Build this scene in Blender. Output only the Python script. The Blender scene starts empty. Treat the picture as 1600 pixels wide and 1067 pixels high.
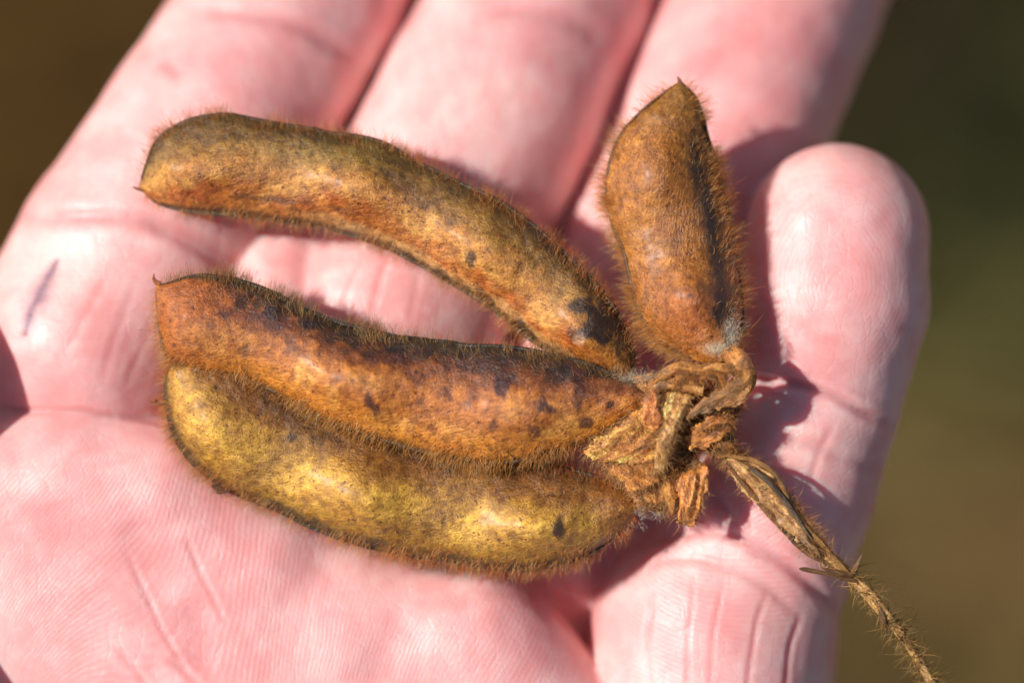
import bpy, math, random
import numpy as np
from mathutils import Vector, Matrix

# ------------------------------------------------------------------ scene, camera, light
# one Blender unit is one centimetre
scene = bpy.context.scene
scene.unit_settings.system = 'METRIC'
scene.unit_settings.scale_length = 0.01
COL = scene.collection
S = 0.00625            # cm per photograph pixel on the z = 0 plane
D = 50.0               # camera height over that plane
cam = bpy.data.cameras.new('camera'); cam_o = bpy.data.objects.new('camera', cam); COL.objects.link(cam_o)
cam_o.location = (0, 0, D); cam_o.rotation_euler = (0, 0, 0)
cam.sensor_width = 36; cam.lens = 180; cam.clip_start = 1; cam.clip_end = 60000
cam.dof.use_dof = True; cam.dof.focus_distance = D - 0.42; cam.dof.aperture_fstop = 0.062
scene.camera = cam_o

SUN_EL = math.radians(44); SUN_AZ = math.radians(163)      # direction the sun stands in, math angle from +x
world = bpy.data.worlds.new('World'); scene.world = world; world.use_nodes = True
wn = world.node_tree.nodes; bg = wn['Background']
sky = wn.new('ShaderNodeTexSky'); sky.sky_type = 'NISHITA'; sky.sun_disc = False
sky.sun_elevation = SUN_EL; sky.sun_rotation = math.radians(90) - SUN_AZ
world.node_tree.links.new(sky.outputs[0], bg.inputs[0]); bg.inputs[1].default_value = 0.068
sun = bpy.data.lights.new('sun', 'SUN'); sun_o = bpy.data.objects.new('sun', sun); COL.objects.link(sun_o)
sun.energy = 4.9; sun.angle = math.radians(0.53); sun.color = (1.0, 0.962, 0.91)
sd = Vector((math.cos(SUN_EL)*math.cos(SUN_AZ), math.cos(SUN_EL)*math.sin(SUN_AZ), math.sin(SUN_EL)))
sun_o.rotation_euler = sd.to_track_quat('Z', 'Y').to_euler(); sun_o.location = sd*60
scene.view_settings.view_transform = 'Standard'; scene.view_settings.look = 'None'
scene.view_settings.exposure = 0.08; scene.view_settings.gamma = 1.0
scene.render.engine = 'CYCLES'

rng = np.random.default_rng(7)

# ------------------------------------------------------------------ helpers
def P(px, py, z):
    """photograph pixel + height (in pixel units) -> world point"""
    z = np.asarray(z, float)*S
    k = (D - z)/D
    return np.stack(np.broadcast_arrays((np.asarray(px, float)-800)*S*k, (533.5-np.asarray(py, float))*S*k, z), -1)

def to_px(v):
    k = D/(D-v[:, 2])
    return 800 + v[:, 0]*k/S, 533.5 - v[:, 1]*k/S

def lin(r, g, b):
    c = np.array([r, g, b], float)/255
    return np.where(c <= 0.04045, c/12.92, ((c+0.055)/1.055)**2.4)

def smooth(a, b, x):
    t = np.clip((x-a)/(b-a), 0, 1); return t*t*(3-2*t)

def vnoise(p, seed=0):
    """value noise in [-1, 1] at points p (n,3)"""
    i = np.floor(p).astype(np.int64); f = p - i; f = f*f*f*(f*(f*6-15)+10)
    def h(dx, dy, dz):
        n = (i[:, 0]+dx)*374761393 + (i[:, 1]+dy)*668265263 + (i[:, 2]+dz)*2147483647 + seed*1274126177
        n = (n ^ (n >> 13)) * 1274126177; n = n ^ (n >> 16)
        return (n & 0xffff)/32767.5 - 1
    x, y, z = f[:, 0], f[:, 1], f[:, 2]
    def lx(dy, dz): return h(0, dy, dz)*(1-x) + h(1, dy, dz)*x
    return (lx(0, 0)*(1-y)+lx(1, 0)*y)*(1-z) + (lx(0, 1)*(1-y)+lx(1, 1)*y)*z

def fbm(p, octv=3, seed=0):
    s = 0; a = 1; t = 0
    for k in range(octv):
        s = s + a*vnoise(p*(2.03**k)+17.3*k, seed+k); t += a; a *= 0.5
    return s/t

def new_mesh(name, verts, faces, mat=None, parent=None, attrs=None, smooth_=True):
    me = bpy.data.meshes.new(name)
    verts = np.asarray(verts, np.float32)
    if isinstance(faces, np.ndarray):
        k = faces.shape[1]
        me.vertices.add(len(verts)); me.vertices.foreach_set('co', verts.ravel())
        me.loops.add(faces.size); me.loops.foreach_set('vertex_index', faces.astype(np.int32).ravel())
        me.polygons.add(len(faces)); me.polygons.foreach_set('loop_start', np.arange(0, faces.size, k, dtype=np.int32))
        me.update(calc_edges=True); me.validate()
    else:
        me.from_pydata(verts.tolist(), [], faces); me.update()
    if smooth_: me.polygons.foreach_set('use_smooth', np.ones(len(me.polygons), bool))
    for an, av in (attrs or {}).items():
        av = np.asarray(av, np.float32)
        if av.ndim == 2:
            at = me.attributes.new(an, 'FLOAT_COLOR', 'POINT')
            at.data.foreach_set('color', np.concatenate([av, np.ones((len(av), 1), np.float32)], 1).ravel())
        else:
            at = me.attributes.new(an, 'FLOAT', 'POINT'); at.data.foreach_set('value', av)
    o = bpy.data.objects.new(name, me); COL.objects.link(o)
    if mat: me.materials.append(mat)
    if parent: o.parent = parent
    return o

def normals(verts, faces):
    n = np.zeros_like(verts)
    a = verts[faces[:, 2]]-verts[faces[:, 0]]; b = verts[faces[:, -1]]-verts[faces[:, 1]]
    c = np.cross(a, b)
    for k in range(faces.shape[1]): np.add.at(n, faces[:, k], c)
    return n/np.maximum(np.linalg.norm(n, axis=1, keepdims=True), 1e-12)

def laplace(verts, faces, it, lam=0.5):
    k = faces.shape[1]
    e = np.concatenate([faces[:, [j, (j+1) % k]] for j in range(k)])
    deg = np.bincount(e.ravel(), minlength=len(verts))[:, None]
    for _ in range(it):
        acc = np.zeros_like(verts)
        for c in range(3):
            acc[:, c] = np.bincount(e[:, 0], verts[e[:, 1], c], len(verts)) + np.bincount(e[:, 1], verts[e[:, 0], c], len(verts))
        verts = verts + lam*(acc/np.maximum(deg, 1)-verts)
    return verts

def surface_nets(F, xs, ys, zs):
    Sg = F < 0
    c = Sg[:-1, :-1, :-1].astype(np.int8)
    tot = np.zeros(c.shape, np.int8)
    for dx in (0, 1):
        for dy in (0, 1):
            for dz in (0, 1):
                tot += Sg[dx:dx+c.shape[0], dy:dy+c.shape[1], dz:dz+c.shape[2]]
    mask = (tot > 0) & (tot < 8)
    idx = np.argwhere(mask); ids = np.full(mask.shape, -1, np.int32); ids[mask] = np.arange(len(idx))
    ax = (xs, ys, zs)
    acc = np.zeros((len(idx), 3)); cnt = np.zeros(len(idx))
    for axis in range(3):
        o1, o2 = [a for a in range(3) if a != axis]
        for u in (0, 1):
            for v in (0, 1):
                p0 = idx.copy(); p0[:, o1] += u; p0[:, o2] += v
                p1 = p0.copy(); p1[:, axis] += 1
                f0 = F[p0[:, 0], p0[:, 1], p0[:, 2]]; f1 = F[p1[:, 0], p1[:, 1], p1[:, 2]]
                m = (f0 < 0) != (f1 < 0)
                t = np.where(m, f0/np.where(m, f0-f1, 1), 0)
                q = np.stack([ax[k][p0[:, k]] for k in range(3)], 1).astype(float)
                q[:, axis] += t*(ax[axis][p1[:, axis]]-ax[axis][p0[:, axis]])
                acc[m] += q[m]; cnt[m] += 1
    V = acc/cnt[:, None]
    faces = []
    for axis in range(3):
        o1, o2 = (axis+1) % 3, (axis+2) % 3
        sl0 = [slice(None)]*3; sl1 = [slice(None)]*3
        sl0[axis] = slice(0, -1); sl1[axis] = slice(1, None)
        a = Sg[tuple(sl0)]; b = Sg[tuple(sl1)]
        e = np.argwhere(a != b); e = e[(e[:, o1] > 0) & (e[:, o2] > 0) & (e[:, o1] < F.shape[o1]-1) & (e[:, o2] < F.shape[o2]-1)]
        inside = Sg[e[:, 0], e[:, 1], e[:, 2]]
        def cid(d1, d2):
            q = e.copy(); q[:, o1] -= d1; q[:, o2] -= d2
            return ids[q[:, 0], q[:, 1], q[:, 2]]
        f = np.stack([cid(1, 1), cid(0, 1), cid(0, 0), cid(1, 0)], 1)
        f[~inside] = f[~inside][:, ::-1]
        faces.append(f)
    return V, np.concatenate(faces)

class Field:
    def __init__(s, xs, ys, zs):
        s.xs, s.ys, s.zs = [np.asarray(a, np.float32) for a in (xs, ys, zs)]
        s.F = np.full((len(xs), len(ys), len(zs)), 50.0, np.float32)
    def cone(s, a, b, ra, rb, zs=1.0, k=0.1, cut=False):
        m = 3*k+0.25; lo = np.minimum(a-ra, b-rb)-m; hi = np.maximum(a+ra, b+rb)+m
        sl = tuple(slice(np.searchsorted(g, l), np.searchsorted(g, h)) for g, l, h in zip((s.xs, s.ys, s.zs), lo, hi))
        X = s.xs[sl[0]][:, None, None]; Y = s.ys[sl[1]][None, :, None]; Z = s.zs[sl[2]][None, None, :]
        d = (b-a).astype(np.float32); dd = float((d*d).sum())+1e-9
        t = np.clip(((X-a[0])*d[0]+(Y-a[1])*d[1]+(Z-a[2])*d[2])/dd, 0, 1)
        r = ra+(rb-ra)*t
        dist = np.sqrt((X-a[0]-t*d[0])**2+(Y-a[1]-t*d[1])**2+((Z-a[2]-t*d[2])/zs)**2)-r
        B = s.F[sl]
        if cut:
            dist = -dist; h = np.clip(0.5-0.5*(dist-(-(-B)))/k*-1, 0, 1)
            mx = np.maximum(B, dist); hh = np.maximum(k-np.abs(B-dist), 0)/k
            s.F[sl] = mx+hh*hh*k*0.25
        else:
            hh = np.maximum(k-np.abs(B-dist), 0)/k
            s.F[sl] = np.minimum(B, dist)-hh*hh*k*0.25

def seg_dist(x, y, pts):
    """distance in pixels to a polyline, and position along it 0..1"""
    best = np.full(len(x), 1e9); tt = np.zeros(len(x)); n = len(pts)-1
    for i in range(n):
        ax, ay = pts[i]; bx, by = pts[i+1]; dx, dy = bx-ax, by-ay
        t = np.clip(((x-ax)*dx+(y-ay)*dy)/(dx*dx+dy*dy), 0, 1)
        d = np.hypot(x-ax-t*dx, y-ay-t*dy); m = d < best
        best[m] = d[m]; tt[m] = (i+t[m])/n
    return best, tt

def nodes(name):
    m = bpy.data.materials.new(name); m.use_nodes = True
    t = m.node_tree; b = t.nodes['Principled BSDF']
    return m, t.nodes, t.links, b

def spline(pts, n):
    """Catmull-Rom resample of control points to n samples, even in arc length"""
    p = np.asarray(pts, float); q = np.vstack([2*p[0]-p[1], p, 2*p[-1]-p[-2]])
    out = []
    for i in range(len(p)-1):
        t = np.linspace(0, 1, 24, endpoint=False)[:, None]
        a, b, c, d = q[i], q[i+1], q[i+2], q[i+3]
        out.append(0.5*((2*b)+(-a+c)*t+(2*a-5*b+4*c-d)*t*t+(-a+3*b-3*c+d)*t**3))
    out = np.vstack(out+[p[-1:]])
    L = np.r_[0, np.cumsum(np.linalg.norm(np.diff(out[:, :2], axis=0), axis=1))]
    s = np.linspace(0, L[-1], n)
    return np.stack([np.interp(s, L, out[:, k]) for k in range(out.shape[1])], 1)

# ------------------------------------------------------------------ materials
def skin_material():
    m, N, L, b = nodes('skin')
    col = N.new('ShaderNodeAttribute'); col.attribute_name = 'tint'
    rid = N.new('ShaderNodeAttribute'); rid.attribute_name = 'ridge'
    amt = N.new('ShaderNodeAttribute'); amt.attribute_name = 'ridge_amount'
    geo = N.new('ShaderNodeTexCoord')
    def noise(scale, detail, rough=0.6):
        n = N.new('ShaderNodeTexNoise'); n.inputs['Scale'].default_value = scale
        n.inputs['Detail'].default_value = detail; n.inputs['Roughness'].default_value = rough
        L.new(geo.outputs['Object'], n.inputs['Vector']); return n
    def math_(op, a, bb=None, c=None):
        n = N.new('ShaderNodeMath'); n.operation = op
        for i, v in enumerate((a, bb, c)):
            if v is None: continue
            if isinstance(v, (int, float)): n.inputs[i].default_value = v
            else: L.new(v, n.inputs[i])
        return n.outputs[0]
    wob = noise(3.2, 3)
    ph = math_('ADD', rid.outputs['Fac'], math_('MULTIPLY', math_('SUBTRACT', wob.outputs['Fac'], 0.5), 1.3))
    sn = math_('SINE', math_('MULTIPLY', ph, 2*math.pi))
    ridge = math_('MULTIPLY', math_('MULTIPLY_ADD', sn, 0.5, 0.5), amt.outputs['Fac'])
    brk = noise(30, 3)
    ridge = math_('MULTIPLY', ridge, math_('MULTIPLY_ADD', brk.outputs['Fac'], 2.4, -0.35))
    fine = noise(42, 4, 0.7); med = noise(7, 4); big = noise(1.7, 3)
    # blotches of blood under the skin
    r1 = N.new('ShaderNodeValToRGB'); L.new(big.outputs['Fac'], r1.inputs['Fac'])
    r1.color_ramp.elements[0].position = 0.38; r1.color_ramp.elements[0].color = (0.95, 0.78, 0.78, 1)
    r1.color_ramp.elements[1].position = 0.62; r1.color_ramp.elements[1].color = (1.0, 1.03, 1.02, 1)
    r2 = N.new('ShaderNodeValToRGB'); L.new(med.outputs['Fac'], r2.inputs['Fac'])
    r2.color_ramp.elements[0].position = 0.3; r2.color_ramp.elements[0].color = (0.99, 0.92, 0.93, 1)
    r2.color_ramp.elements[1].position = 0.7; r2.color_ramp.elements[1].color = (1.01, 1.05, 1.04, 1)
    def mul(a, bb, f=1.0):
        n = N.new('ShaderNodeMix'); n.data_type = 'RGBA'; n.blend_type = 'MULTIPLY'; n.inputs[0].default_value = f
        L.new(a, n.inputs['A']); L.new(bb, n.inputs['B']); return n.outputs['Result']
    c = mul(col.outputs['Color'], r1.outputs['Color']); c = mul(c, r2.outputs['Color'])
    mx = N.new('ShaderNodeMix'); mx.data_type = 'RGBA'; mx.blend_type = 'MIX'
    L.new(math_('MULTIPLY', ridge, 0.15), mx.inputs[0]); L.new(c, mx.inputs['A']); mx.inputs['B'].default_value = (0.90, 0.72, 0.68, 1)
    L.new(mx.outputs['Result'], b.inputs['Base Color'])
    h = math_('MULTIPLY_ADD', ridge, 0.60, math_('MULTIPLY', fine.outputs['Fac'], 0.55))
    h = math_('ADD', h, math_('MULTIPLY', med.outputs['Fac'], 1.5))
    # criss-cross flexion lines
    vm = N.new('ShaderNodeMapping'); vm.inputs['Scale'].default_value = (1.0, 0.55, 1.0); vm.inputs['Rotation'].default_value = (0, 0, 0.5)
    L.new(geo.outputs['Object'], vm.inputs['Vector'])
    vo = N.new('ShaderNodeTexVoronoi'); vo.feature = 'DISTANCE_TO_EDGE'; vo.inputs['Scale'].default_value = 6.5
    dv = N.new('ShaderNodeMix'); dv.data_type = 'VECTOR'; dv.inputs[0].default_value = 0.10
    L.new(vm.outputs[0], dv.inputs['A']); L.new(med.outputs['Color'], dv.inputs['B']); L.new(dv.outputs['Result'], vo.inputs['Vector'])
    ln = math_('SUBTRACT', 1.0, math_('MULTIPLY', vo.outputs['Distance'], 16.0)); ln = math_('MAXIMUM', ln, 0.0)
    ln = math_('MULTIPLY', ln, math_('GREATER_THAN', big.outputs['Fac'], 0.47))
    h = math_('SUBTRACT', h, math_('MULTIPLY', ln, 0.55))
    bump = N.new('ShaderNodeBump'); bump.inputs['Strength'].default_value = 0.7; bump.inputs['Distance'].default_value = 0.0055
    L.new(h, bump.inputs['Height']); L.new(bump.outputs[0], b.inputs['Normal'])
    b.inputs['Roughness'].default_value = 0.42
    rr = math_('MULTIPLY_ADD', fine.outputs['Fac'], 0.25, 0.31); L.new(rr, b.inputs['Roughness'])
    b.inputs['Subsurface Weight'].default_value = 1.0
    b.inputs['Subsurface Radius'].default_value = (1.0, 0.20, 0.18)
    b.inputs['Subsurface Scale'].default_value = 0.17
    b.inputs['Specular IOR Level'].default_value = 0.45
    return m

def pod_material(name, grain=1.0, mw=1.8, fw_=1.3, speck=True):
    m, N, L, b = nodes(name)
    col = N.new('ShaderNodeAttribute'); col.attribute_name = 'tint'
    uv = N.new('ShaderNodeAttribute'); uv.attribute_name = 'flow'
    geo = N.new('ShaderNodeTexCoord')
    def noise(scale, detail, src=geo.outputs['Object'], rough=0.6):
        n = N.new('ShaderNodeTexNoise'); n.inputs['Scale'].default_value = scale
        n.inputs['Detail'].default_value = detail; n.inputs['Roughness'].default_value = rough
        L.new(src, n.inputs['Vector']); return n
    fib = noise(1.0, 4, uv.outputs['Vector'], 0.65)
    spk = noise(46, 4, rough=0.7); med = noise(11, 4)
    def ramp(f, a, ca, bb, cb):
        r = N.new('ShaderNodeValToRGB'); L.new(f, r.inputs['Fac'])
        r.color_ramp.elements[0].position = a; r.color_ramp.elements[0].color = (*ca, 1)
        r.color_ramp.elements[1].position = bb; r.color_ramp.elements[1].color = (*cb, 1); return r.outputs['Color']
    def mul(a, bb):
        n = N.new('ShaderNodeMix'); n.data_type = 'RGBA'; n.blend_type = 'MULTIPLY'; n.inputs[0].default_value = 1
        L.new(a, n.inputs['A']); L.new(bb, n.inputs['B']); return n.outputs['Result']
    c = mul(col.outputs['Color'], ramp(spk.outputs['Fac'], 0.34, (0.72, 0.62, 0.54), 0.54, (1.12, 1.12, 1.10)))
    c = mul(c, ramp(med.outputs['Fac'], 0.34, (0.60, 0.50, 0.42), 0.64, (1.18, 1.15, 1.1)))
    c = mul(c, ramp(fib.outputs['Fac'], 0.32, (0.84, 0.76, 0.66), 0.62, (1.12, 1.12, 1.1)))
    if speck:
        sp = noise(17, 5, rough=0.75); c = mul(c, ramp(sp.outputs['Fac'], 0.375, (0.34, 0.24, 0.26), 0.415, (1, 1, 1)))
    L.new(c, b.inputs['Base Color'])
    a1 = N.new('ShaderNodeMath'); a1.operation = 'MULTIPLY_ADD'; a1.inputs[1].default_value = fw_
    L.new(fib.outputs['Fac'], a1.inputs[0]); L.new(spk.outputs['Fac'], a1.inputs[2])
    a2 = N.new('ShaderNodeMath'); a2.operation = 'MULTIPLY_ADD'; a2.inputs[1].default_value = mw
    L.new(med.outputs['Fac'], a2.inputs[0]); L.new(a1.outputs[0], a2.inputs[2])
    bump = N.new('ShaderNodeBump'); bump.inputs['Strength'].default_value = 0.7*grain; bump.inputs['Distance'].default_value = 0.018
    L.new(a2.outputs[0], bump.inputs['Height']); L.new(bump.outputs[0], b.inputs['Normal'])
    b.inputs['Roughness'].default_value = 0.33
    b.inputs['Specular IOR Level'].default_value = 0.6
    b.inputs['Subsurface Weight'].default_value = 0.4
    b.inputs['Subsurface Radius'].default_value = (1, 0.5, 0.15); b.inputs['Subsurface Scale'].default_value = 0.05
    b.inputs['Coat Weight'].default_value = 0.25; b.inputs['Coat Roughness'].default_value = 0.36
    return m

def hair_material(name):
    m, N, L, b = nodes(name)
    col = N.new('ShaderNodeAttribute'); col.attribute_name = 'tint'
    L.new(col.outputs['Color'], b.inputs['Base Color']); b.inputs['Roughness'].default_value = 0.35
    b.inputs['Specular IOR Level'].default_value = 0.6
    tr = N.new('ShaderNodeBsdfTranslucent'); L.new(col.outputs['Color'], tr.inputs['Color'])
    mx = N.new('ShaderNodeMixShader'); mx.inputs[0].default_value = 0.55
    L.new(b.outputs[0], mx.inputs[1]); L.new(tr.outputs[0], mx.inputs[2])
    L.new(mx.outputs[0], N['Material Output'].inputs['Surface'])
    return m

SKIN = skin_material(); POD = pod_material('dry_pod_skin'); FUZZ = hair_material('pod_hair'); HUSK = pod_material('dry_husk', 1.0, 0.5, 2.2, False)

# ------------------------------------------------------------------ the ground far below
def build_ground():
    G = -105.0
    g = np.r_[-20000, -4000, -1200, -400, np.linspace(-90, 90, 121), 400, 1200, 4000, 20000]
    X, Y = np.meshgrid(g, g, indexing='ij'); n = len(g)
    p = np.stack([X.ravel(), Y.ravel(), np.full(n*n, G)], 1)
    q = p.copy(); near = (np.abs(p[:, 0]) < 95) & (np.abs(p[:, 1]) < 95)
    q[near, 2] += 1.2*fbm(p[near]/14, 3, 3)
    ii, jj = np.meshgrid(np.arange(n-1), np.arange(n-1), indexing='ij'); a = (ii*n+jj).ravel()
    f = np.stack([a, a+n, a+n+1, a+1], 1)
    m, N, L, b = nodes('field_soil')
    tc = N.new('ShaderNodeTexCoord')
    col = N.new('ShaderNodeAttribute'); col.attribute_name = 'tint'
    no = N.new('ShaderNodeTexNoise'); no.inputs['Scale'].default_value = 0.25; no.inputs['Detail'].default_value = 8
    L.new(tc.outputs['Object'], no.inputs['Vector'])
    r = N.new('ShaderNodeValToRGB'); L.new(no.outputs['Fac'], r.inputs['Fac'])
    r.color_ramp.elements[0].position = 0.3; r.color_ramp.elements[0].color = (0.5, 0.5, 0.5, 1)
    r.color_ramp.elements[1].position = 0.7; r.color_ramp.elements[1].color = (1.4, 1.4, 1.35, 1)
    mx = N.new('ShaderNodeMix'); mx.data_type = 'RGBA'; mx.blend_type = 'MULTIPLY'; mx.inputs[0].default_value = 1
    L.new(col.outputs['Color'], mx.inputs['A']); L.new(r.outputs['Color'], mx.inputs['B']); L.new(mx.outputs['Result'], b.inputs['Base Color'])
    b.inputs['Roughness'].default_value = 0.95; b.inputs['Specular IOR Level'].default_value = 0.1
    px, py = to_px(p)
    c = ground_tint(px, py)
    o = new_mesh('ground', q, f, m, attrs={'tint': c}); o['kind'] = 'structure'
    # thin dry and green blades covering the soil
    k = 16000
    bx = rng.uniform(-60, 60, k); by = rng.uniform(-42, 42, k)
    base = np.stack([bx, by, np.full(k, G)], 1); base[:, 2] += 1.2*fbm(base/14, 3, 3)
    a = rng.uniform(0, 2*np.pi, k); h = rng.uniform(2, 7, k); w = rng.uniform(0.15, 0.4, k)
    dx, dy = np.cos(a), np.sin(a); lean = rng.uniform(0.3, 1.6, k)
    side = np.stack([-dy, dx, 0*a], 1)*w[:, None]
    out = np.stack([dx, dy, 0*a], 1)
    mid = base+out*(lean*h*0.25)[:, None]+np.array([0, 0, 1])*(h*0.6)[:, None]
    tip = base+out*(lean*h*0.8)[:, None]+np.array([0, 0, 1])*h[:, None]
    V = np.stack([base-side, base+side, mid+side*0.8, mid-side*0.8, tip], 1).reshape(-1, 3)
    i0 = np.arange(k)*5
    F = np.concatenate([np.stack([i0, i0+1, i0+2], 1), np.stack([i0, i0+2, i0+3], 1), np.stack([i0+3, i0+2, i0+4], 1)])
    gx, gy = to_px(base); ct = ground_tint(gx, gy)*rng.uniform(0.5, 1.6, (k, 1))
    gm, N, L, b = nodes('blade')
    col = N.new('ShaderNodeAttribute'); col.attribute_name = 'tint'; L.new(col.outputs['Color'], b.inputs['Base Color']); b.inputs['Roughness'].default_value = 0.7; b.inputs['Specular IOR Level'].default_value = 0.15
    o = new_mesh('grass', V, F, gm, attrs={'tint': np.repeat(ct, 5, 0)}, smooth_=False)
    o['kind'] = 'stuff'; o['label'] = 'blurred brown and green field grass far below the hand'; o['category'] = 'grass'

def ground_tint(px, py):
    p = np.stack([px/420, py/420, 0*px], 1)
    n1 = fbm(p, 3, 11); n2 = fbm(p+9, 3, 12)
    soil = lin(84, 64, 38); green = lin(106, 108, 48); dark = lin(28, 32, 20); tan = lin(120, 94, 58); lbr = lin(96, 70, 34)
    c = np.tile(soil, (len(px), 1))
    def blend(c, col, w): return c*(1-w[:, None])+col*w[:, None]
    def spot(x, y, rx, ry): return np.exp(-(((px-x)/rx)**2+((py-y)/ry)**2))
    c = blend(c, green, smooth(-0.1, 0.5, n1)*0.6)
    c = blend(c, tan, smooth(-0.1, 0.5, n2)*0.5)
    # the field as it lies under the right side: very dark green, then olive grass, then dry stubble
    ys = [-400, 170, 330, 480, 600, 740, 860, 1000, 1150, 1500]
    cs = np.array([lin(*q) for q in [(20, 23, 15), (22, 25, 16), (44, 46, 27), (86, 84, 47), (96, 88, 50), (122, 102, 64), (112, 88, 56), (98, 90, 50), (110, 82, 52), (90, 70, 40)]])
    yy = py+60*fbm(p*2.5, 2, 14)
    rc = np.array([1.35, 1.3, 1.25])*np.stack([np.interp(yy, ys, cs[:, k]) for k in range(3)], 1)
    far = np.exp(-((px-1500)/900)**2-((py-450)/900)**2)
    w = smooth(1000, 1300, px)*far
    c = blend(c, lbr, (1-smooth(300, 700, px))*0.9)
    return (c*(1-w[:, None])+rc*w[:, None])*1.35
build_ground()

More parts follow.
